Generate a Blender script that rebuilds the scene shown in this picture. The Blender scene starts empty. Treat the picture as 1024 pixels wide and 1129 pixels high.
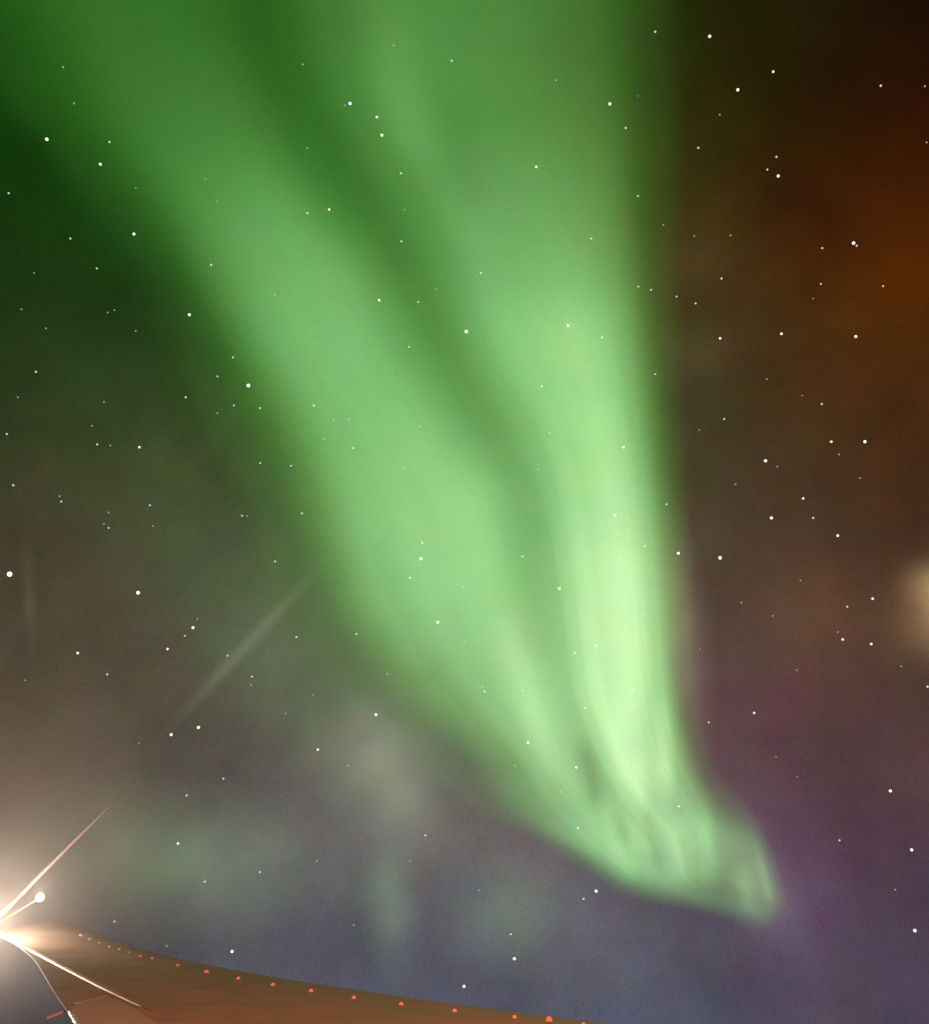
import bpy, math, random
import numpy as np
from mathutils import Vector, Matrix
from mathutils.bvhtree import BVHTree

# ---------------------------------------------------------------- camera
sc = bpy.context.scene
col = sc.collection
R = math.radians
FOV = R(58.0)
PH, PW = 1129.0, 1024.0                       # size of the photograph
CX, CY = PW / 2, PH / 2
F = CY / math.tan(FOV / 2)
PITCH, ROLL = R(30.0), R(6.6)
CAM = Vector((0, 0, 3.0))

up_c = Vector((math.sin(ROLL) * math.cos(PITCH), math.cos(ROLL) * math.cos(PITCH), -math.sin(PITCH)))
fw_c = Vector((0, 0, -1))
y_c = (fw_c - up_c * fw_c.dot(up_c)).normalized()
x_c = y_c.cross(up_c)
ROT = Matrix((x_c, y_c, up_c))                # camera space -> world

cam_d = bpy.data.cameras.new('camera')
cam_d.sensor_fit = 'VERTICAL'
cam_d.sensor_height = 24.0
cam_d.lens = 12.0 / math.tan(FOV / 2)
cam_d.clip_start = 0.05
cam_d.clip_end = 3.0e6
cam = bpy.data.objects.new('camera', cam_d)
cam.matrix_world = Matrix.Translation(CAM) @ ROT.to_4x4()
col.objects.link(cam)
sc.camera = cam


def view_dir(x, y):
    """world direction in which the photograph shows its point (x, y)"""
    return (ROT @ Vector(((x - CX) / F, -(y - CY) / F, -1.0))).normalized()


def lin(c):
    return [((v / 255 + 0.055) / 1.055) ** 2.4 if v > 10.3 else v / 255 / 12.92 for v in c]


# ---------------------------------------------------------------- world: the night sky
SKY = [  # direction (as seen in the photograph) and colour of the air glow there
    (0, 0, (16, 62, 8)), (0, 120, (14, 60, 6)), (0, 220, (16, 52, 8)), (20, 320, (30, 52, 22)), (110, 260, (18, 58, 10)),
    (130, 370, (26, 58, 22)), (20, 430, (42, 52, 26)), (120, 480, (50, 66, 34)), (230, 470, (42, 70, 26)), (20, 540, (58, 55, 36)),
    (110, 580, (64, 66, 42)), (220, 590, (72, 80, 54)), (300, 560, (62, 84, 44)), (20, 660, (78, 66, 50)), (110, 690, (76, 65, 54)),
    (220, 680, (78, 84, 62)), (310, 700, (86, 94, 72)), (20, 780, (88, 74, 58)), (130, 790, (84, 70, 60)), (250, 790, (80, 72, 64)),
    (40, 880, (104, 94, 76)), (150, 870, (96, 88, 74)), (270, 870, (90, 82, 78)), (370, 880, (92, 84, 80)), (150, 970, (98, 94, 86)),
    (280, 960, (92, 94, 94)), (380, 970, (98, 97, 97)), (200, 1040, (92, 88, 98)), (330, 1055, (72, 80, 106)), (450, 1075, (74, 80, 110)),
    (500, 960, (104, 98, 98)), (470, 880, (94, 87, 84)), (560, 920, (100, 88, 88)), (620, 1000, (104, 98, 100)), (590, 1090, (72, 80, 110)),
    (700, 1050, (102, 102, 104)), (700, 1125, (62, 78, 106)), (820, 1110, (68, 80, 96)), (940, 1110, (66, 72, 88)), (1020, 1090, (64, 64, 86)),
    (900, 1030, (96, 74, 96)), (1015, 1000, (80, 58, 76)), (880, 970, (98, 70, 100)), (960, 910, (80, 58, 70)), (860, 880, (94, 62, 78)),
    (820, 800, (94, 56, 68)), (930, 800, (80, 62, 52)), (1015, 830, (66, 48, 44)), (1010, 740, (88, 70, 52)), (900, 710, (88, 64, 60)),
    (800, 720, (84, 68, 62)), (930, 650, (86, 54, 34)), (850, 620, (72, 48, 38)), (790, 620, (70, 68, 50)), (1010, 590, (62, 42, 26)),
    (900, 530, (60, 34, 18)), (1010, 470, (66, 40, 12)), (820, 520, (62, 43, 34)), (890, 430, (60, 31, 9)), (1010, 370, (94, 50, 8)),
    (900, 320, (80, 38, 3)), (810, 380, (54, 37, 12)), (1010, 220, (84, 28, 2)), (920, 172, (74, 30, 2)), (880, 240, (74, 31, 5)),
    (800, 240, (60, 40, 9)), (1010, 90, (18, 9, 6)), (900, 70, (17, 11, 4)), (1010, 0, (8, 6, 8)), (860, 10, (15, 14, 6)),
    (800, 110, (30, 27, 7)), (770, 20, (28, 40, 8)), (760, 480, (68, 74, 40)), (755, 330, (72, 70, 40)), (745, 180, (62, 66, 18)), (745, 80, (44, 60, 12)), (790, 560, (74, 68, 52)), (940, 122, (18, 10, 5)), (1010, 125, (24, 11, 5)), (860, 120, (20, 14, 5)), (960, 40, (10, 6, 5)),
    (760, 800, (98, 82, 80)), (320, 0, (26, 62, 10)), (520, 0, (26, 60, 16)), (340, 180, (26, 66, 16)), (600, 180, (40, 72, 30)),
    (420, 400, (44, 78, 32)), (620, 420, (56, 80, 40)), (480, 600, (62, 82, 48)), (660, 620, (70, 84, 54)), (520, 780, (76, 82, 62)),
    (680, 800, (84, 84, 70)), (430, 740, (80, 84, 66)), (25, 1085, (52, 44, 54)), (50, 1135, (34, 44, 58)), (0, 1140, (46, 42, 54)),
]
GLOW = [  # small brighter or darker clouds: direction, half width, added light
    (1047, 656, 17, (.34, .25, .12)), (1040, 692, 18, (.16, .11, .05)), (1012, 705, 16, (.02, .014, .003)), (905, 690, 45, (.022, .008, .0)), (985, 300, 60, (.014, .003, 0)),
    (842, 232, 20, (-.005, -.004, 0)), (872, 205, 18, (-.008, -.004, 0)), (905, 240, 22, (-.010, -.004, 0)), (945, 275, 22, (-.008, -.003, 0)),
    (830, 790, 34, (.018, .0, .006)), (868, 985, 36, (.02, .006, .03)), (762, 290, 26, (.018, .012, .005)), (765, 400, 24, (.018, .014, .010))]
K_SKY = (F / 88.0) ** 2

w = bpy.data.worlds.new('World')
sc.world = w
w.use_nodes = True
nt = w.node_tree
nt.nodes.clear()
N = nt.nodes.new


def math_node(t, op, a, b=None, c=None):
    n = t.nodes.new('ShaderNodeMath')
    n.operation = op
    for i, v in enumerate((a, b, c)):
        if v is None:
            continue
        if isinstance(v, (int, float)):
            n.inputs[i].default_value = v
        else:
            t.links.new(v, n.inputs[i])
    return n.outputs[0]


def vec_node(t, op, a, b=None, c=None, out=0):
    n = t.nodes.new('ShaderNodeVectorMath')
    n.operation = op
    for i, v in enumerate((a, b, c)):
        if v is None:
            continue
        if hasattr(v, 'node'):
            t.links.new(v, n.inputs[i])
        else:
            n.inputs[i].default_value = tuple(v)
    return n.outputs[out]


tc = N('ShaderNodeTexCoord')
D = tc.outputs['Generated']
wob = N('ShaderNodeTexNoise')
wob.inputs['Scale'].default_value = 5.0
wob.inputs['Detail'].default_value = 3.0
nt.links.new(D, wob.inputs['Vector'])
wv = vec_node(nt, 'SUBTRACT', wob.outputs['Color'], (0.5, 0.5, 0.5))
DW = vec_node(nt, 'MULTIPLY_ADD', wv, (0.055,) * 3, D)
DW = vec_node(nt, 'NORMALIZE', DW)
FAR = (0.045, 0.05, 0.04)
EPS = 1e-5
acc, wsum = [EPS * v for v in FAR], EPS
for (x, y, c) in SKY:
    d = vec_node(nt, 'DOT_PRODUCT', DW, view_dir(x, y), out=1)
    e = math_node(nt, 'EXPONENT', math_node(nt, 'MULTIPLY_ADD', d, K_SKY, -K_SKY))
    acc = [math_node(nt, 'MULTIPLY_ADD', e, v, q) for v, q in zip([q * (0.95 if x > 800 and y < 560 else 1.0) for q in lin(c)], acc)]
    wsum = math_node(nt, 'ADD', e, wsum)
cmb = N('ShaderNodeCombineXYZ')
for i in range(3):
    nt.links.new(math_node(nt, 'DIVIDE', acc[i], wsum), cmb.inputs[i])
skyc = cmb.outputs[0]
for (x, y, s, c) in GLOW:
    k = (F / s) ** 2
    d = vec_node(nt, 'DOT_PRODUCT', DW, view_dir(x, y), out=1)
    e = math_node(nt, 'EXPONENT', math_node(nt, 'MULTIPLY_ADD', d, k, -k))
    skyc = vec_node(nt, 'MULTIPLY_ADD', e, c, skyc)
# mottled air glow: broad soft clouds and fine camera grain imitated in its brightness
n1 = N('ShaderNodeTexNoise'); n1.inputs['Scale'].default_value = 9.0; n1.inputs['Detail'].default_value = 6.0
n2 = N('ShaderNodeTexNoise'); n2.inputs['Scale'].default_value = 620.0; n2.inputs['Detail'].default_value = 1.0
nt.links.new(D, n1.inputs['Vector']); nt.links.new(D, n2.inputs['Vector'])
m1 = math_node(nt, 'MULTIPLY_ADD', n1.outputs['Fac'], 0.95, 0.525)
m2 = math_node(nt, 'MULTIPLY_ADD', n2.outputs['Fac'], 0.56, 0.72)
mm = math_node(nt, 'MULTIPLY', m1, m2)
skyc = vec_node(nt, 'MAXIMUM', skyc, (0.001, 0.0007, 0.0005))
n3 = N('ShaderNodeTexNoise'); n3.inputs['Scale'].default_value = 26.0; n3.inputs['Detail'].default_value = 4.0
nt.links.new(D, n3.inputs['Vector'])
tintc = vec_node(nt, 'MULTIPLY_ADD', n3.outputs['Color'], (0.34, 0.3, 0.34), (0.855, 0.85, 0.80))
skyc = vec_node(nt, 'MULTIPLY', skyc, tintc)
skyc = vec_node(nt, 'MULTIPLY', skyc, mm)
bg = N('ShaderNodeBackground')
nt.links.new(skyc, bg.inputs['Color'])
# the last trace of twilight below the horizon
nish = N('ShaderNodeTexSky')
nish.sky_type = 'NISHITA'
nish.sun_disc = False
nish.sun_elevation = R(-9.0)
nish.sun_rotation = R(20.0)
bg2 = N('ShaderNodeBackground')
nt.links.new(nish.outputs['Color'], bg2.inputs['Color'])
bg2.inputs['Strength'].default_value = 0.05
addw = N('ShaderNodeAddShader')
nt.links.new(bg.outputs[0], addw.inputs[0]); nt.links.new(bg2.outputs[0], addw.inputs[1])
outw = N('ShaderNodeOutputWorld')
nt.links.new(addw.outputs[0], outw.inputs['Surface'])

# ---------------------------------------------------------------- exposure, render settings
sc.view_settings.view_transform = 'Standard'
sc.view_settings.look = 'None'
sc.view_settings.exposure = 0.0
sc.view_settings.gamma = 1.0
sc.render.engine = 'CYCLES'
sc.cycles.transparent_max_bounces = 64
sc.cycles.max_bounces = 6
sc.cycles.volume_bounces = 0
sc.cycles.sample_clamp_indirect = 4.0


# ---------------------------------------------------------------- helpers
def tag(o, label=None, cat=None, group=None, kind=None):
    if label: o['label'] = label
    if cat: o['category'] = cat
    if group: o['group'] = group
    if kind: o['kind'] = kind
    return o


def link_mesh(name, verts, faces, mat, parent=None, smooth=False):
    me = bpy.data.meshes.new(name)
    me.from_pydata([tuple(v) for v in verts], [], [tuple(f) for f in faces])
    me.update()
    if smooth:
        me.polygons.foreach_set('use_smooth', [True] * len(me.polygons))
    if mat: me.materials.append(mat)
    o = bpy.data.objects.new(name, me)
    col.objects.link(o)
    if parent is not None:
        o.parent = parent
        o.matrix_parent_inverse = parent.matrix_world.inverted()
    return o


def empty(name, loc):
    o = bpy.data.objects.new(name, None)
    o.empty_display_size = 0.5
    o.location = loc
    o.matrix_world = Matrix.Translation(loc)
    col.objects.link(o)
    return o


def new_mat(name):
    m = bpy.data.materials.new(name)
    m.use_nodes = True
    m.node_tree.nodes.clear()
    return m, m.node_tree


def emit_mat(name, color, strength):
    m, t = new_mat(name)
    e = t.nodes.new('ShaderNodeEmission')
    e.inputs['Color'].default_value = (*color, 1)
    e.inputs['Strength'].default_value = strength
    o = t.nodes.new('ShaderNodeOutputMaterial')
    t.links.new(e.outputs[0], o.inputs['Surface'])
    return m


def paint_mat(name, color, rough=0.5, spots=0.25, metallic=0.0, scale=3.0):
    """worn paint: broad streaks and fine dirt"""
    m, t = new_mat(name)
    b = t.nodes.new('ShaderNodeBsdfPrincipled')
    o = t.nodes.new('ShaderNodeOutputMaterial')
    tc = t.nodes.new('ShaderNodeTexCoord')
    n = t.nodes.new('ShaderNodeTexNoise'); n.inputs['Scale'].default_value = scale; n.inputs['Detail'].default_value = 8
    n.inputs['Roughness'].default_value = 0.65
    t.links.new(tc.outputs['Object'], n.inputs['Vector'])
    r = t.nodes.new('ShaderNodeValToRGB')
    r.color_ramp.elements[0].position = 0.3; r.color_ramp.elements[1].position = 0.7
    r.color_ramp.elements[0].color = (*[c * (1 - spots) for c in color], 1)
    r.color_ramp.elements[1].color = (*color, 1)
    t.links.new(n.outputs['Fac'], r.inputs['Fac'])
    t.links.new(r.outputs['Color'], b.inputs['Base Color'])
    rr = math_node(t, 'MULTIPLY_ADD', n.outputs['Fac'], 0.3, rough - 0.15)
    t.links.new(rr, b.inputs['Roughness'])
    b.inputs['Metallic'].default_value = metallic
    t.links.new(b.outputs[0], o.inputs['Surface'])
    return m


# ---------------------------------------------------------------- the airliner's wing
LE0, LE1 = (20, 958), (600, 984)              # two far points in the plane of the wing


def cray(x, y):
    return ROT @ Vector(((x - CX) / F, -(y - CY) / F, -1.0))


nrm = cray(*LE0).cross(cray(*LE1)).normalized()
if nrm.z < 0: nrm = -nrm
DROP = 1.25                                   # the window is this far above the wing


def on_plane(x, y):
    r = cray(x, y)
    return CAM + r * (-DROP / nrm.dot(r))


def at(x, y, d=None):
    return on_plane(x, y) if d is None else CAM + view_dir(x, y) * d


STATIONS = [  # leading edge and trailing edge from the tip to the root
    ((46, 1014, 20.4), (-8, 1029, 18.9)), ((66, 1018, 20.2), (4, 1034, 18.3)), ((90, 1025, 19.9), (15, 1040, 17.7)),
    ((135, 1041, 18.7), (26, 1048, 16.9)), ((200, 1059, 17.0), (39, 1060, 15.8)), ((300, 1078, None), (58, 1091, None)),
    ((400, 1094, None), (71, 1111, None)), ((500, 1109, None), (83, 1130, None)), ((650, 1129, None), (112, 1174, None)),
    ((800, 1148, None), (146, 1228, None)), ((1100, 1187, None), (240, 1377, None)), ((1500, 1239, None), (430, 1660, None))]
le = [at(*a) for a, b in STATIONS]
te = [at(*b) for a, b in STATIONS]


def resample(pts, n):
    """smooth curve through the points"""
    out = []
    m = len(pts)
    for i in range(n):
        u = i / (n - 1) * (m - 1)
        k = min(int(u), m - 2); t = u - k
        p0, p1, p2, p3 = pts[max(k - 1, 0)], pts[k], pts[k + 1], pts[min(k + 2, m - 1)]
        out.append(0.5 * ((2 * p1) + (p2 - p0) * t + (2 * p0 - 5 * p1 + 4 * p2 - p3) * t * t + (3 * p1 - p0 - 3 * p2 + p3) * t ** 3))
    return out


NS, NC = 89, 28
le, te = resample(le, NS), resample(te, NS)
prof = [0.5 * (1 - math.cos(math.pi * j / (NC - 1))) for j in range(NC)]      # denser near both edges
V, Fc = [], []
for i in range(NS):
    c = (te[i] - le[i]); L = c.length
    for j, s in enumerate(prof):                                              # upper surface
        up = 0.055 * L * (1.5 * math.sqrt(max(s, 0)) * (1 - s) * (1 - 0.45 * s)) * 0.55
        V.append(le[i] + c * s + nrm * (up + 0.004))
    for j, s in enumerate(prof):                                              # lower surface
        dn = 0.11 * L * math.sqrt(max(s, 0)) * (1 - s) + 0.004
        V.append(le[i] + c * s - nrm * dn)
W2 = 2 * NC
for i in range(NS - 1):
    for j in range(NC - 1):
        a = i * W2 + j
        Fc.append((a, a + 1, a + W2 + 1, a + W2))
        b = a + NC
        Fc.append((b, b + W2, b + W2 + 1, b + 1))
    a = i * W2
    Fc.append((a, a + W2, a + W2 + NC, a + NC))
    a = i * W2 + NC - 1
    Fc.append((a, a + NC, a + W2 + NC, a + W2))
for i in (0, NS - 1):
    for j in range(NC - 1):
        a = i * W2 + j
        Fc.append((a, a + NC, a + NC + 1, a + 1) if i == 0 else (a, a + 1, a + NC + 1, a + NC))

m_wing = paint_mat('worn_wing_paint', (0.45, 0.325, 0.245), 0.6, 0.38, scale=1.7)
m_light = paint_mat('pale_wing_paint', (0.52, 0.48, 0.41), 0.55, 0.15)
m_strip = paint_mat('bare_metal', (0.80, 0.74, 0.68), 0.45, 0.1)
m_edge = paint_mat('lit_edge_metal', (0.95, 0.9, 0.72), 0.32, 0.05, metallic=0.85)
m_blade = paint_mat('flare_white', (0.9, 0.9, 0.84), 0.35, 0.06)  # white tone of the flare streak, for the blade
m_seam = paint_mat('seam_paint', (0.42, 0.42, 0.40), 0.5, 0.1)
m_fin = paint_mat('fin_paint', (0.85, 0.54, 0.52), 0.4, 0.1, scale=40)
m_dark = paint_mat('dark_rubber', (0.06, 0.05, 0.05), 0.7, 0.2)

plane = empty('airliner', CAM + nrm * -DROP)
tag(plane, 'brown-lit airliner wing with glowing white tip lamp and a row of red-lit fins', 'airplane')
wing = link_mesh('wing', V, Fc, m_wing, plane, smooth=True)
bvh = BVHTree.FromPolygons([tuple(v) for v in V], Fc)


def hit(x, y):
    p, n, i, d = bvh.ray_cast(CAM, view_dir(x, y))
    if p is None:
        return on_plane(x, y), nrm
    return p, nrm


span = (le[10] - le[60]).normalized()         # towards the tip
chord = nrm.cross(span).normalized()
if chord.dot(te[40] - le[40]) < 0: chord = -chord


def box_along(a, b, width, height, n, lift=0.0, taper=1.0, base=0.03):
    """a bar from a to b standing on the surface with the normal n"""
    d = (b - a).normalized()
    s = d.cross(n).normalized()
    vs = []
    for p, k in ((a, 1.0), (b, taper)):
        for q in (-1, 1):
            vs.append(p + s * (q * width * k / 2) - n * base)
        for q in (1, -1):
            vs.append(p + s * (q * width * k * 0.36) + n * (lift + height * k))
    fs = [(0, 1, 5, 4), (1, 2, 6, 5), (2, 3, 7, 6), (3, 0, 4, 7), (3, 2, 1, 0), (4, 5, 6, 7)]
    return vs, fs


# lower lens-flare streak of the lamp, shaped as a bar following the surface
pts = [hit(19 + (172 - 19) * k / 10, 1039.5 + (1117.5 - 1039.5) * k / 10 + 1.2 * math.sin(k / 10 * math.pi))[0] for k in range(11)]
vs, fs = [], []
NQ = 9
sd = (pts[10] - pts[0]).cross(nrm).normalized()
for k, p in enumerate(pts):
    wd = 0.048 * (1 - 0.75 * max(0, (k - 6) / 4)) * (0.75 + 0.25 * min(1, k / 3))
    for j in range(NQ):
        a = math.pi * (j / (NQ - 1) * 1.2 - 0.1)
        vs.append(p + sd * (wd * math.cos(a)) + nrm * (wd * 0.55 * math.sin(a) + 0.002))
for k in range(10):
    for j in range(NQ - 1):
        a = k * NQ + j
        fs.append((a, a + NQ, a + NQ + 1, a + 1))
fs += [tuple(range(NQ)), tuple(range(10 * NQ + NQ - 1, 10 * NQ - 1, -1))]
m_flare = paint_mat('flare_peach_metal', (0.62, 0.45, 0.35), 0.55, 0.08, metallic=1.0)  # peach tone of the flare streak put into the metal
link_mesh('flare_strip', vs, fs, m_flare, plane, smooth=True)
# thin seam strip and the static wick behind the trailing edge
a, b = hit(84, 1107)[0], hit(119, 1098)[0]
vs, fs = box_along(a, b, 0.03, 0.012, nrm)
link_mesh('seam_strip', vs, fs, m_seam, plane)
a, b = at(80, 1111.5, 11.15), at(52, 1122, 10.9)
vs, fs = box_along(a, b, 0.024, 0.012, nrm, taper=0.5, base=0.012)
link_mesh('static_wick', vs, fs, m_seam, plane)
# the pale flap below the seam
quad = [(77.5, 1117), (86, 1109), (119, 1100), (146, 1112), (205, 1150), (150, 1226), (110, 1168), (83.5, 1128.5)]
ps = []
for q in quad:
    p = hit(*q)[0]
    ps.append(p)
vs = [p + nrm * 0.012 for p in ps] + [p - nrm * 0.03 for p in ps]
n = len(ps)
fs = [tuple(range(n)), tuple(range(2 * n - 1, n - 1, -1))] + [(i, i + n, (i + 1) % n + n, (i + 1) % n) for i in range(n)]
link_mesh('flap', vs, fs, m_light, plane)
# lit edge of the flap, its lamplight put into a bright added bar
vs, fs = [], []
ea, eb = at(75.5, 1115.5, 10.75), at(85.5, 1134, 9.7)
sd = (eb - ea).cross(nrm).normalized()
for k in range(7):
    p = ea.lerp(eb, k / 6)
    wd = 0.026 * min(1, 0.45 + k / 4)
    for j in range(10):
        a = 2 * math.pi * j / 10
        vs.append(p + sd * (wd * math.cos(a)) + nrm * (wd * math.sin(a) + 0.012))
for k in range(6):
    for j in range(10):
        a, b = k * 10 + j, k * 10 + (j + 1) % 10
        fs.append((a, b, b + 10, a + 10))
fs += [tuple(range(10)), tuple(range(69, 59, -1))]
link_mesh('flap_edge', vs, fs, m_edge, plane, smooth=True)

# vortex generators: a row of small fins behind the leading edge
FINS = [(89, 1030.5, 1.1), (99, 1034.5, 1.0), (110, 1038.5, .9), (121, 1043, .75), (132, 1046, .9), (143, 1049, .7), (155, 1053, .9), (168, 1056, 1),
        (196, 1063.5, 1), (228, 1071, 1.25), (263, 1078, 1), (301, 1085, 1.1), (343, 1092, 1.15), (390, 1099.5, 1.05), (442, 1106.5, 1.05),
        (501, 1114, 1.05), (567, 1121, 1), (605, 1124.5, 1.5), (643, 1129.5, 1)]
fin_me = None
for (x, y, s) in FINS:
    if fin_me is None:
        vs, fs = [], []
        for (u, z) in ((-0.036, -0.01), (0.036, -0.01), (0.034, 0.022), (0.02, 0.04), (-0.012, 0.04), (-0.03, 0.024)):
            for t in (-0.008, 0.008):
                vs.append((u, t * (1.0 if z < 0.03 else 0.6), z))
        k = 6
        fs = [tuple(2 * i for i in range(k)), tuple(2 * i + 1 for i in reversed(range(k)))]
        fs += [(2 * i, 2 * i + 1, 2 * ((i + 1) % k) + 1, 2 * ((i + 1) % k)) for i in range(k)]
        fin_me = bpy.data.meshes.new('vortex_generator')
        fin_me.from_pydata(vs, [], fs); fin_me.update(); fin_me.materials.append(m_fin)
    o = bpy.data.objects.new('vortex_generator', fin_me)
    col.objects.link(o)
    p, _ = hit(x, y + 1.5)
    cx = chord * math.cos(0.2) + span * math.sin(0.2)
    m = Matrix((cx, nrm.cross(cx), nrm)).transposed().to_4x4()
    o.matrix_world = Matrix.Translation(p) @ m @ Matrix.Diagonal((s * .62, s * .9, s * .7, 1))
    mw = o.matrix_world.copy()
    o.parent = plane
    o.matrix_parent_inverse = plane.matrix_world.inverted()
    o.matrix_world = mw

# upper lens-flare streak of the lamp, shaped as a slim added blade
root_a, tip = at(-6, 1016, 19.6), at(126, 884, 20.6)
vs, fs = [], []
ax = (tip - root_a).normalized()
side = ax.cross(view_dir(40, 960)).normalized()
depth = ax.cross(side).normalized()
NW, NR = 24, 10
for i in range(NW + 1):
    t = i / NW
    c = root_a.lerp(tip, t)
    wd = 0.052 * (1 - t) ** 0.6 + 0.003
    dp = 0.5 * (1 - t) + 0.03
    for j in range(NR):
        a = 2 * math.pi * j / NR
        vs.append(c + side * (wd * math.cos(a)) + depth * (dp * math.sin(a)))
for i in range(NW):
    for j in range(NR):
        a = i * NR + j; b = i * NR + (j + 1) % NR
        fs.append((a, b, b + NR, a + NR))
fs.append(tuple(reversed(range(NR)))); fs.append(tuple(range(NW * NR, NW * NR + NR)))
link_mesh('flare_blade', vs, fs, m_blade, plane, smooth=True)


def ball(center, r, seg=20, ring=12, squash=None):
    vs, fs = [], []
    for i in range(ring + 1):
        th = math.pi * i / ring
        for j in range(seg):
            ph = 2 * math.pi * j / seg
            vs.append(center + Vector((math.sin(th) * math.cos(ph), math.sin(th) * math.sin(ph), math.cos(th))) * r)
    for i in range(ring):
        for j in range(seg):
            a = i * seg + j; b = i * seg + (j + 1) % seg
            fs.append((a, a + seg, b + seg, b))
    return vs, fs


LAMP = at(-15, 1018, 18.4)
m_lamp = emit_mat('tip_lamp_glass', (1.0, 0.86, 0.72), 9.0)
vs, fs = ball(LAMP, 0.16)
lamp_o = link_mesh('navigation_lamp', vs, fs, m_lamp, plane, smooth=True)
lamp_o.visible_shadow = True
STROBE = at(44.5, 989.5, 19.0)
vs, fs = ball(STROBE, 0.07)
link_mesh('strobe_lamp', vs, fs, emit_mat('strobe_glass', (1.0, 0.96, 0.88), 4.0), plane, smooth=True)
d = (STROBE - at(-4, 1019, 19.0)).normalized()
vs, fs = box_along(at(-4, 1019, 19.0), STROBE - d * 0.07, 0.026, 0.014, nrm, taper=0.5, base=0.02)
link_mesh('flare_bar', vs, fs, m_wing, plane)  # short flare streak of the lamp, shaped as an added bar


def point(name, loc, color, power, radius):
    l = bpy.data.lights.new(name, 'POINT')
    l.color = color; l.energy = power; l.shadow_soft_size = radius
    o = bpy.data.objects.new(name, l)
    col.objects.link(o)
    o.location = loc
    o.parent = plane
    o.matrix_parent_inverse = plane.matrix_world.inverted()
    return o


TIP_W = 440.0
point('navigation_lamp_light', at(-22, 1022, 17.9), (1.0, 0.80, 0.64), TIP_W, 0.05)
point('strobe_lamp_light', STROBE - view_dir(44.5, 989.5) * 0.35 + nrm * 0.1, (1.0, 0.9, 0.75), 14.0, 0.05)
# the red beacon on the roof of the cabin lights the fins and the wing
BEACON = CAM + nrm * 1.6 - span * 2.2 + chord * -0.6
vs, fs = ball(BEACON, 0.09)
link_mesh('beacon', vs, fs, emit_mat('beacon_glass', (1.0, 0.12, 0.05), 3.0), plane, smooth=True)
point('beacon_light', BEACON + nrm * 0.2, (1.0, 0.22, 0.115), 9500.0, 0.1)


# ---------------------------------------------------------------- aurora
def smooth(e0, e1, x):
    t = np.clip((x - e0) / (e1 - e0), 0, 1)
    return t * t * (3 - 2 * t)


ROWS = [  # for a height in the photograph: ten places across the curtain and how strongly the air glows there
    (-420, [(-420, 0), (-300, .02), (-150, .04), (0, .05), (200, .03), (380, .06), (560, .07), (700, .04), (780, .01), (830, 0)]),
    (-100, [(-220, 0), (-70, .05), (40, .11), (150, .12), (290, .06), (400, .2), (560, .18), (680, .1), (730, .03), (790, 0)]),
    (0, [(-150, 0), (0, .045), (100, .13), (190, .12), (300, .065), (420, .25), (560, .21), (662, .12), (708, .04), (780, 0)]),
    (100, [(-60, 0), (50, .05), (150, .16), (235, .17), (330, .075), (425, .28), (570, .23), (664, .15), (708, .045), (780, 0)]),
    (200, [(20, 0), (120, .04), (215, .23), (290, .27), (385, .09), (480, .31), (590, .32), (664, .26), (708, .055), (775, 0)]),
    (300, [(90, 0), (195, .04), (270, .34), (370, .42), (448, .12), (525, .38), (632, .46), (676, .36), (713, .05), (770, 0)]),
    (380, [(140, 0), (240, .05), (318, .42), (400, .49), (490, .17), (548, .49), (655, .66), (690, .46), (718, .055), (768, 0)]),
    (480, [(190, 0), (295, .06), (375, .48), (470, .56), (543, .25), (602, .58), (672, .75), (702, .50), (726, .05), (765, 0)]),
    (560, [(230, 0), (325, .055), (402, .52), (528, .66), (586, .30), (624, .73), (686, .87), (712, .60), (733, .045), (765, 0)]),
    (660, [(255, 0), (358, .06), (428, .48), (552, .69), (608, .41), (638, .86), (695, .95), (722, .68), (741, .04), (766, 0)]),
    (760, [(320, 0), (412, .06), (490, .34), (584, .68), (622, .50), (650, .87), (704, .94), (729, .66), (749, .04), (778, 0)]),
    (840, [(420, 0), (512, .06), (565, .28), (612, .62), (652, .48), (678, .80), (722, .82), (746, .48), (768, .06), (796, 0)]),
    (890, [(490, 0), (550, .05), (596, .30), (645, .58), (680, .55), (708, .66), (750, .60), (772, .36), (796, .08), (836, 0)]),
    (930, [(575, 0), (610, .04), (642, .42), (672, .60), (712, .58), (740, .58), (770, .54), (792, .36), (825, .23), (850, 0)]),
    (962, [(635, 0), (664, .04), (686, .40), (704, .55), (725, .54), (748, .52), (772, .46), (795, .30), (838, .22), (858, 0)]),
    (985, [(660, 0), (692, .03), (712, .08), (738, .20), (755, .24), (775, .22), (796, .13), (825, .19), (848, .18), (866, 0)]),
    (1006, [(740, 0), (770, .005), (785, .02), (800, .04), (812, .09), (826, .16), (840, .16), (850, .09), (858, .02), (868, 0)]),
    (1022, [(780, 0), (795, 0), (805, 0), (815, .01), (825, .02), (835, .02), (845, .015), (852, .01), (858, 0), (866, 0)]),
    (1040, [(790, 0), (800, 0), (810, 0), (818, 0), (826, 0), (835, 0), (845, 0), (852, 0), (858, 0), (866, 0)])]
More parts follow.
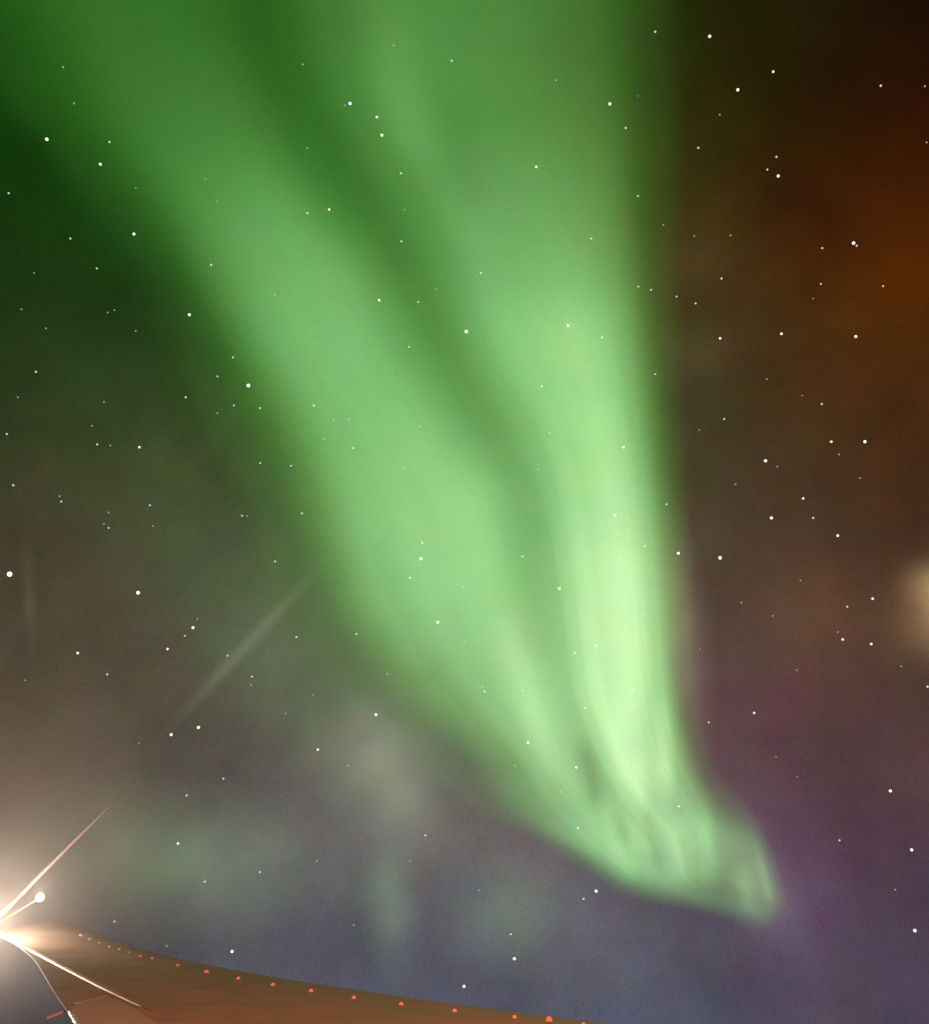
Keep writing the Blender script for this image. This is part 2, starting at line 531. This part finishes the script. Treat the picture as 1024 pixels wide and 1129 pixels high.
STROKES = [  # single rays: from, to, half width, change of glow
    (556, 680, 612, 870, 13, .13), (640, 815, 662, 892, 9, -.19), (676, 770, 694, 885, 10, .14), (712, 740, 716, 860, 8, -.09),
    (728, 770, 740, 885, 6, .16), (700, 830, 711, 902, 7, .16), (738, 850, 750, 910, 6, -.10), (738, 895, 756, 968, 10, .10), (770, 885, 792, 968, 6, .22),
    (784, 920, 802, 975, 6, -.07), (834, 930, 853, 1008, 4, .16), (836, 940, 845, 985, 4, -.05), (806, 925, 818, 985, 7, -.02), (816, 955, 828, 1014, 7, .12), (722, 900, 742, 960, 7, -.06),
    (640, 905, 700, 965, 14, .05), (600, 300, 668, 540, 26, .05), (560, 560, 590, 760, 16, -.05), (500, 200, 600, 420, 30, .04),
    (240, 180, 400, 470, 40, .04), (430, 20, 470, 200, 26, .05), (470, 60, 530, 250, 20, -.03), (690, 560, 700, 760, 16, .06)]
rs = random.Random(11)
for k in range(22):                                      # short fine rays along the lower border
    bx = rs.uniform(670, 805)
    by = float(np.interp(bx, [560, 600, 640, 690, 740, 775, 800], [840, 895, 938, 975, 988, 988, 1000])) - rs.uniform(0, 34)
    ln = rs.uniform(40, 95)
    STROKES.append((bx - ln * 0.24, by - ln, bx, by, rs.uniform(3.6, 6.5), rs.choice((-1, 1)) * rs.uniform(0.03, 0.065)))
STEP = 3.0
gx = np.arange(-440, 900 + STEP, STEP)
gy = np.arange(-420, 1044 + STEP, STEP)
GX, GY = np.meshgrid(gx, gy)
ys = np.array([r[0] for r in ROWS], float)
kx = np.array([[p[0] for p in r[1]] for r in ROWS], float)
ka = np.array([[p[1] for p in r[1]] for r in ROWS], float)


def hermite(xs, vals, x):
    """smooth monotone interpolation"""
    vals = np.asarray(vals, float)
    h = np.diff(xs); s = np.diff(vals) / h
    m = np.zeros_like(vals)
    m[1:-1] = np.where(s[:-1] * s[1:] > 0, 2 * s[:-1] * s[1:] / (s[:-1] + s[1:] + 1e-12), 0)
    m[0], m[-1] = s[0], s[-1]
    k = np.clip(np.searchsorted(xs, x) - 1, 0, len(xs) - 2)
    t = np.clip((x - xs[k]) / h[k], 0, 1)
    return ((2 * t**3 - 3 * t**2 + 1) * vals[k] + (t**3 - 2 * t**2 + t) * h[k] * m[k] + (-2 * t**3 + 3 * t**2) * vals[k + 1] + (t**3 - t**2) * h[k] * m[k + 1])


KX = np.stack([hermite(ys, kx[:, i], gy) for i in range(10)], 1)
KA = np.stack([hermite(ys, ka[:, i], gy) for i in range(10)], 1)
A = np.stack([np.interp(gx, KX[r], KA[r], left=0, right=0) for r in range(len(gy))])


def blur(a, s):
    n = int(3 * s) + 1
    k = np.exp(-0.5 * (np.arange(-n, n + 1) / s) ** 2); k /= k.sum()
    p = np.pad(a, n, mode='edge')
    p = np.apply_along_axis(lambda v: np.convolve(v, k, 'valid'), 0, p)
    return np.apply_along_axis(lambda v: np.convolve(v, k, 'valid'), 1, p)


wide, fine = blur(A, 5.3), blur(A, 1.7)
mix = smooth(560, 860, GY)
A = wide * (1 - mix) + fine * mix
for (x0, y0, x1, y1, r, d) in STROKES:
    dx, dy = x1 - x0, y1 - y0; L = math.hypot(dx, dy)
    u = ((GX - x0) * dx + (GY - y0) * dy) / L
    v = (-(GX - x0) * dy + (GY - y0) * dx) / L
    e = np.exp(-0.5 * (v / r) ** 2) * smooth(-0.15 * L, 0.35 * L, u) * (1 - smooth(0.65 * L, 1.12 * L, u))
    A = A + d * e * smooth(0.03, 0.2, A)
# faint long rays that run with the curtain
rng = np.random.RandomState(4)
uu = np.stack([np.interp(gx, KX[r], np.linspace(0, 1, 10)) for r in range(len(gy))])
ray = np.zeros_like(A)
for fr in range(5, 58):
    ray += np.sin(uu * fr * 4.0 + rng.rand() * 6.28 + GY / 700.0 * rng.randn()) / fr ** 0.7 * 0.5
ray *= (0.35 + 0.65 * smooth(300, 900, GY)) * 0.075
A = np.clip(A * (1 + ray), 0, 1.05)
left = 1 - smooth(0.36, 0.55, uu)                        # share of the left band
fold = smooth(880, 960, GY) * (1 - left)                 # the fold at the foot
low = smooth(895, 950, GY)


def aurora_material(name, stops, strength, grain=0.0):
    m, t = new_mat(name)
    at_ = t.nodes.new('ShaderNodeAttribute'); at_.attribute_name = 'excitation'
    sh = t.nodes.new('ShaderNodeAttribute'); sh.attribute_name = 'layer_share'
    r = t.nodes.new('ShaderNodeValToRGB')
    el = r.color_ramp.elements
    while len(el) < len(stops): el.new(0.5)
    for e, (p, c) in zip(el, stops):
        e.position = p; e.color = (*c, 1)
    t.links.new(at_.outputs['Fac'], r.inputs['Fac'])
    g = t.nodes.new('ShaderNodeNewGeometry')
    nz = t.nodes.new('ShaderNodeTexNoise'); nz.inputs['Scale'].default_value = 1 / 420.0; nz.inputs['Detail'].default_value = 1
    t.links.new(g.outputs['Position'], nz.inputs['Vector'])
    k = math_node(t, 'MULTIPLY_ADD', nz.outputs['Fac'], grain * 2, 1 - grain)
    e = t.nodes.new('ShaderNodeEmission')
    t.links.new(r.outputs['Color'], e.inputs['Color'])
    hz = t.nodes.new('ShaderNodeTexNoise'); hz.inputs['Scale'].default_value = 1 / 16000.0; hz.inputs['Detail'].default_value = 3
    t.links.new(g.outputs['Position'], hz.inputs['Vector'])
    hue = vec_node(t, 'MULTIPLY_ADD', hz.outputs['Color'], (0.4, 0.25, 0.5), (0.8, 0.875, 0.76))
    t.links.new(vec_node(t, 'MULTIPLY', r.outputs['Color'], hue), e.inputs['Color'])
    s = math_node(t, 'MULTIPLY', math_node(t, 'MULTIPLY', sh.outputs['Fac'], strength), k)
    t.links.new(s, e.inputs['Strength'])
    tr = t.nodes.new('ShaderNodeBsdfTransparent')
    ad = t.nodes.new('ShaderNodeAddShader')
    o = t.nodes.new('ShaderNodeOutputMaterial')
    t.links.new(tr.outputs[0], ad.inputs[0]); t.links.new(e.outputs[0], ad.inputs[1])
    t.links.new(ad.outputs[0], o.inputs['Surface'])
    return m


m_aur = aurora_material('oxygen_glow', [(0, (0, 0, 0)), (.1, (.022, .090, .012)), (.25, (.076, .225, .048)), (.35, (.118, .312, .088)), (.5, (.182, .452, .148)),
                                        (.6, (.245, .550, .200)), (.75, (.340, .680, .268)), (.95, (.515, .880, .400)), (1, (.54, .92, .42))], 0.5, 0.16)
m_pale = aurora_material('faint_glow', [(0, (0, 0, 0)), (1, (.9, 1.0, .68))], 0.5, 0.16)
m_pink = aurora_material('faint_pink_glow', [(0, (0, 0, 0)), (1, (1.0, .74, .58))], 0.5, 0.16)
m_green = aurora_material('faint_green_glow', [(0, (0, 0, 0)), (1, (.55, 1.0, .45))], 0.5, 0.16)


def glow_body(name, gx, gy, amp, share, dist, thick, mat, parent, cut):
    """a closed luminous body: front and back sheet at true distances, thick where it glows, closed along its rim"""
    ny, nx = amp.shape
    keep = (amp * share) > cut
    q = keep[:-1, :-1] & keep[1:, :-1] & keep[:-1, 1:] & keep[1:, 1:]
    use = np.zeros_like(keep)
    use[:-1, :-1] |= q; use[1:, :-1] |= q; use[:-1, 1:] |= q; use[1:, 1:] |= q
    idx = -np.ones((ny, nx), int)
    ii = np.argwhere(use)
    idx[use] = np.arange(len(ii))
    n = len(ii)
    rot = np.array(ROT)
    X, Y = np.meshgrid(gx, gy)
    d = np.stack([(X - CX) / F, -(Y - CY) / F, -np.ones_like(X)], -1)
    d /= np.linalg.norm(d, axis=-1, keepdims=True)
    d = (d @ rot.T)[use]
    rel = np.clip((amp * share)[use] - cut, 0, None)
    th = thick * np.sqrt(rel + 0.0005)
    dd = dist[use]
    c = np.array(CAM)
    front = c + d * (dd - th)[:, None]
    back = c + d * (dd + th)[:, None]
    a, b, e, f = idx[:-1, :-1][q], idx[:-1, 1:][q], idx[1:, 1:][q], idx[1:, :-1][q]
    faces = [tuple(t) for t in np.stack([a, f, e, b], 1)] + [tuple(t) for t in np.stack([a, b, e, f], 1) + n]
    edges = {}
    for t in faces[:len(a)]:
        for k in range(4):
            u, v = int(t[k]), int(t[(k + 1) % 4])
            if (v, u) in edges: del edges[(v, u)]
            else: edges[(u, v)] = 1
    faces += [(v, u, u + n, v + n) for (u, v) in edges]
    o = link_mesh(name, np.concatenate([front, back]).tolist(), faces, mat, parent, smooth=True)
    ex = o.data.attributes.new('excitation', 'FLOAT', 'POINT')
    soft = np.clip(((amp * share)[use] - cut) / (5 * cut), 0, 1); soft = soft * soft * (3 - 2 * soft)
    al = np.where(rel > 0, amp[use], 0)
    ex.data.foreach_set('value', np.concatenate([al, al]).astype(np.float32))
    ls = o.data.attributes.new('layer_share', 'FLOAT', 'POINT')
    s2 = share[use] * soft
    ls.data.foreach_set('value', np.concatenate([s2, s2]).astype(np.float32))
    return o


KM = 1000.0
base = (270 - 90 * smooth(1050, -200, GY) * 0 - 0.09 * (1040 - GY)) * KM
aur = empty('aurora', CAM + view_dir(700, 900) * 270 * KM)
tag(aur, 'broad bright green aurora curtain fanning up from a folded foot, split by a dark lane', 'aurora')
glow_body('aurora_band', gx, gy, A, left * (1 - low), base - 16 * KM + 10 * KM * np.sin(GX / 90), 16 * KM, m_aur, aur, 0.006)
glow_body('aurora_band', gx, gy, A, (1 - left) * (1 - low), base + 14 * KM + 8 * KM * np.sin(GY / 120), 16 * KM, m_aur, aur, 0.006)
glow_body('aurora_fold', gx, gy, A, low, base + 4 * KM * np.sin(GX / 40), 12 * KM, m_aur, aur, 0.006)

# faint patches and thin streaks round the curtain
PATCH = [  # centre, half sizes, turn, glow, material, name, label, category
    (428, 852, 36, 60, -28, .16, m_pale, 'aurora_patch', 'faint grey-green smudge of aurora just left of the curtain above the wing', 'aurora patch'),
    (430, 992, 18, 42, -8, .11, m_green, 'aurora_patch', 'small upright pale smudge of aurora low in the sky above the middle of the wing', 'aurora patch'),
    (563, 1008, 40, 34, -20, .08, m_green, 'aurora_patch', 'faint round pale glow low in the sky below the curtain, holding two stars', 'aurora patch'),
    (195, 946, 95, 42, 4, .11, m_green, 'aurora_patch', 'wide dull green glow low on the left between wing tip lamp and wing', 'aurora patch'),
    (310, 740, 48, 130, -38, .05, m_green, 'aurora_patch', 'broad dim olive green band slanting below the left edge of the curtain', 'aurora patch'),
    (268, 716, 5, 62, 43, .065, m_pale, 'light_streak', 'thin pale streak slanting up to the right from the pair of white stars', 'light streak'),  # far end of the lamp's flare streak, built as a glowing body
    (33, 660, 5, 34, -4, .03, m_pink, 'light_streak', 'short faint upright reddish streak near the left edge of the sky', 'light streak'),
    (836, 968, 20, 42, -25, .07, m_pale, 'aurora_patch', 'pale grey-green frayed tail at the lower right tip of the curtain', 'aurora patch'),
    (750, 700, 17, 70, -7, .12, m_pink, 'aurora_patch', 'pale beige fringe along the right edge of the bright curtain', 'aurora patch')]
for (px, py, rx, ry, turn, g, mat, nm, lab, cat) in PATCH:
    ext = 3.0 * max(rx, ry)
    st = max(2.0, min(rx, ry) / 5)
    xs = np.arange(px - ext, px + ext + st, st); yv = np.arange(py - ext, py + ext + st, st)
    XX, YY = np.meshgrid(xs, yv)
    ct, sn = math.cos(R(turn)), math.sin(R(turn))
    u = ((XX - px) * ct + (YY - py) * sn) / rx
    v = (-(XX - px) * sn + (YY - py) * ct) / ry
    am = g * np.exp(-0.5 * (u * u + v * v) * 1.15) * (1 + 0.12 * np.sin(XX / 13 + YY / 29) * np.sin(YY / 17))
    o = glow_body(nm, xs, yv, am, np.ones_like(am), np.full_like(am, 300 * KM) + 3 * KM * u, 40 * KM, mat, None, g * 0.015)
    tag(o, lab, cat, 'faint aurora round the curtain')

# ---------------------------------------------------------------- stars
# b brightest, m plain, f faint, v faintest
STARS = '''70 74 f|82 114 f|52 153.5 b|121 156.5 m|111 181 n|10 213 m|78 263 m|148 258 b|107 296 m|233 292 m|209 347 b|126.5 342 f|119 344.5 f|24 341 f
150 365 f|51 362 f|303 325 f|339 235 m|339 163.5 f|334 71 f|150 207 v|227 197 v|240 222 v|38 301 v|434 50 f|498 67 m|386 114 b|380 116 v
415.5 129 n|421 149 b|612.5 88.5 f|672 114.5 b|689.5 141 m|591 184 n|442 191 m|363 231 n|446 231 v|442.5 266 m|651.5 263 m|530 301 m|481 319 f
418 331 n|461 333 m|514 365.5 B|626 359 b|663.5 372 m|722 35 m|782 40 b|852 79 n|813 99 b|970.5 94.5 m|1019 95 f|793 126.5 f|769.5 163 m
855.5 173 m|845.5 187 m|857.5 194 b|703 216 m|731 248 f|765 260 f|805 259.5 f|940.5 268 b|944 271 m|906 273.5 m|904.5 313 m|973 315.5 m|795 307 m
703.5 316 m|717.5 319.5 m|745.5 327 m|766.5 334.5 m|793.5 373 n|861 368 n|943 371 b|896 329 v|1021 157 f|40 410 m|257 394 m|240 415 m|274 425 B
20 438 f|115 443 f|205 438 m|258 447 m|287 450 m|240 455.5 f|102 469.5 f|8 478.5 m|107.5 490 m|122 491 f|154 493 n|346 447 m|357 484 f|287 510.5 m
321 513.5 m|15 535 m|68 553 m|66 547 f|165.5 557 m|120 565 f|115 577.5 f|120 582 m|169 580 f|267 568.5 m|272.5 569 f|333 566 m|303.5 619 m|11 633 C
152.5 653.5 B|213 692 b|204 701 m|185 715.5 n|86 720 n|327 702.5 m|251 723 m|118.5 743.5 m|278 746 m|218 682.5 f|451 382.5 m|597 426 m|385 462 f
463 470 f|605.5 477 f|389.5 494 m|687 493 n|445 516.5 f|593 518 f|677.5 568 n|465.5 598.5 m|464 616 b|576 613.5 m|452 637 m|616.5 649 n|511 647 f
482.5 686 b|393 699 m|512 707.5 f|633.5 720 m|657 712 m|427 743 f|368 463.5 f|722 412.5 m|845 418 f|905.5 445.5 m|884 436 v|798 462 m|770.5 474 f
916 487 n|953 487 b|924.5 501 f|843.5 508 b|856.5 514.5 f|947.5 527 f|810.5 534 f|885 549.5 n|850 571 b|896 571 m|734.5 556 m|923 590.5 n|747.5 610 b
793.5 615 B|710.5 602 m|882 640 f|817 664.5 f|961.5 660 n|933.5 669 m|851.5 679 f|923 697 f|928.5 705 n|960 710 n|993 734.5 f|878 739 f|1022 757 m
771 716 v|28 750 f|189 810 b|219 802 b|246.5 858.5 m|206 877 m|196.5 930 n|277 755 f|350.5 826.5 n|315 786.5 f|345.5 766 f|286.5 961.5 m|226 972 m
349.5 949 f|153.5 819.5 v|126.5 1016 m|256 1049 b|184 1043 f|414.5 788 b|534 762.5 m|531.5 757.5 f|576.5 761 f|645 780.5 m|582 819 n|635 846 n
567.5 844 f|383.5 844 f|618 873 f|469 921 m|637 913 m|452 949.5 f|657 982.5 b|643 991 m|528 981.5 f|563 1030 m|567 1057 b|511.5 1087.5 b|390 1020 f
697 761 m|831 786 n|781 796.5 m|855 834.5 f|748 889 m|981 872 b|925 926.5 m|1004.5 937 b|986.5 981 f|1008 1026 b|878.5 856.5 v'''
CLS = {  # radius in points of the photograph, brightness
    'C': (2.2, 2.2), 'B': (1.7, 2.0), 'b': (1.4, 1.6), 'n': (1.2, 1.3), 'm': (0.97, 0.72), 'f': (0.8, 0.4), 'v': (0.75, 0.3)}
TINT = [(1.0, 0.95, 0.84), (1.0, 1.0, 0.94), (0.86, 0.94, 1.0), (1.0, 0.88, 0.74)]
SDIST = 900 * KM
stars = []
for s in STARS.replace('\n', '|').split('|'):
    x, y, c = s.split()
    stars.append([float(x), float(y), c, 0])
stars.append([703, 105.5, 'm', 'blue'])


def left_edge(y):
    return float(np.interp(y, ys, kx[:, 1]))


def region(x, y):
    L, Rr = left_edge(y), float(np.interp(y, ys, kx[:, 8]))
    lane = float(np.interp(y, ys, kx[:, 4]))
    if y > 985 and x < 860: return 'in the blue-grey sky just above the wing'
    if x < L:
        if y < 300: return 'in the dark green top left sky'
        if y < 500: return 'in the murky green sky left of the aurora'
        if y < 690: return 'in the olive-brown sky left of the aurora'
        if y < 835: return 'in the grey-brown sky round the slanting streak'
        return 'in the grey sky left of the aurora foot'
    if x > Rr:
        if y < 150: return 'in the black top right sky'
        if y < 290: return 'in the rust-brown sky below the black corner'
        if y < 425: return 'in the rust-brown sky right of the aurora'
        if y < 600: return 'in the dark brown sky right of the aurora'
        if y < 770: return 'in the reddish sky near the beige glow'
        return 'in the purple sky right of the aurora foot'
    if x < lane:
        if y < 290: return 'over the upper left aurora band'
        if y < 560: return 'over the middle of the left aurora band'
        return 'over the lower left aurora band'
    if y < 290: return 'over the upper right aurora band'
    if y < 560: return 'over the middle of the right aurora band'
    return 'over the lower right aurora band'


SIZE = {'C': 'bright', 'B': 'bright', 'b': 'bright', 'n': 'small clear', 'm': 'small clear', 'f': 'faint', 'v': 'faint'}
ORD = ['', 'second ', 'third ', 'fourth ', 'fifth ', 'sixth ', 'seventh ', 'eighth ', 'ninth ', 'tenth ', 'eleventh ', 'twelfth ', '13th ', '14th ', '15th ', '16th ']
fam = {}
for st in stars:
    if st[3] == 'blue': continue
    fam.setdefault((SIZE[st[2]], region(st[0], st[1])), []).append(st)
named = {}
for (sz, rg), l in fam.items():
    l.sort(key=lambda s: s[1])
    for i, s in enumerate(l):
        if len(l) == 1: named[id(s)] = 'only %s white star %s' % (sz, rg)
        elif i == len(l) - 1: named[id(s)] = 'lowest %s white star %s' % (sz, rg)
        else: named[id(s)] = '%shighest %s white star %s' % (ORD[i], sz, rg)
star_mats, star_mesh = {}, {}
rnd = random.Random(7)
for st in stars:
    x, y, c, blue = st
    r, br = CLS[c]
    ti = rnd.randrange(4) if not blue else 9
    key = (c, ti)
    if key not in star_mats:
        tint = (0.05, 0.1, 0.9) if blue else TINT[ti]
        star_mats[key] = emit_mat('starlight', tint, 0.8 if blue else br)
        vs, fs = ball(Vector((0, 0, 0)), 1.0, 10, 6)
        me = bpy.data.meshes.new('star'); me.from_pydata([tuple(v) for v in vs], [], fs); me.update()
        me.materials.append(star_mats[key]); star_mesh[key] = me
    o = bpy.data.objects.new('star', star_mesh[key])
    col.objects.link(o)
    o.location = CAM + view_dir(x, y) * SDIST
    k = r * SDIST / F * rnd.uniform(0.92, 1.08)
    o.scale = (k, k, k)
    tag(o, 'single deep blue star at the right edge of the upper aurora' if blue else named[id(st)], 'star', 'stars scattered across the night sky')

# ---------------------------------------------------------------- lamp bloom round the wing tip, shaped by an added thin vapour
BLOOM_R, BLOOM = 3.7, 0.11
m, t = new_mat('bloom_vapour')
tc = t.nodes.new('ShaderNodeTexCoord')
ln = vec_node(t, 'LENGTH', tc.outputs['Object'], out=1)
fall = math_node(t, 'MAXIMUM', math_node(t, 'SUBTRACT', 1.0, ln), 0.0)
fall = math_node(t, 'POWER', fall, 1.6)
v = t.nodes.new('ShaderNodeVolumePrincipled')
v.inputs['Color'].default_value = (0.97, 0.92, 0.88, 1)
t.links.new(math_node(t, 'MULTIPLY', fall, BLOOM), v.inputs['Density'])
o = t.nodes.new('ShaderNodeOutputMaterial')
t.links.new(v.outputs[0], o.inputs['Volume'])
vs, fs = ball(Vector((0, 0, 0)), 1.0, 32, 20)
bloom_mist = link_mesh('bloom_mist', vs, fs, m)
bloom_mist.location = at(0, 972, 18.6)
bloom_mist.scale = (BLOOM_R,) * 3
tag(bloom_mist, 'pale bloom in thin vapour around the bright wing tip lamp', 'bloom_mist', kind='stuff')
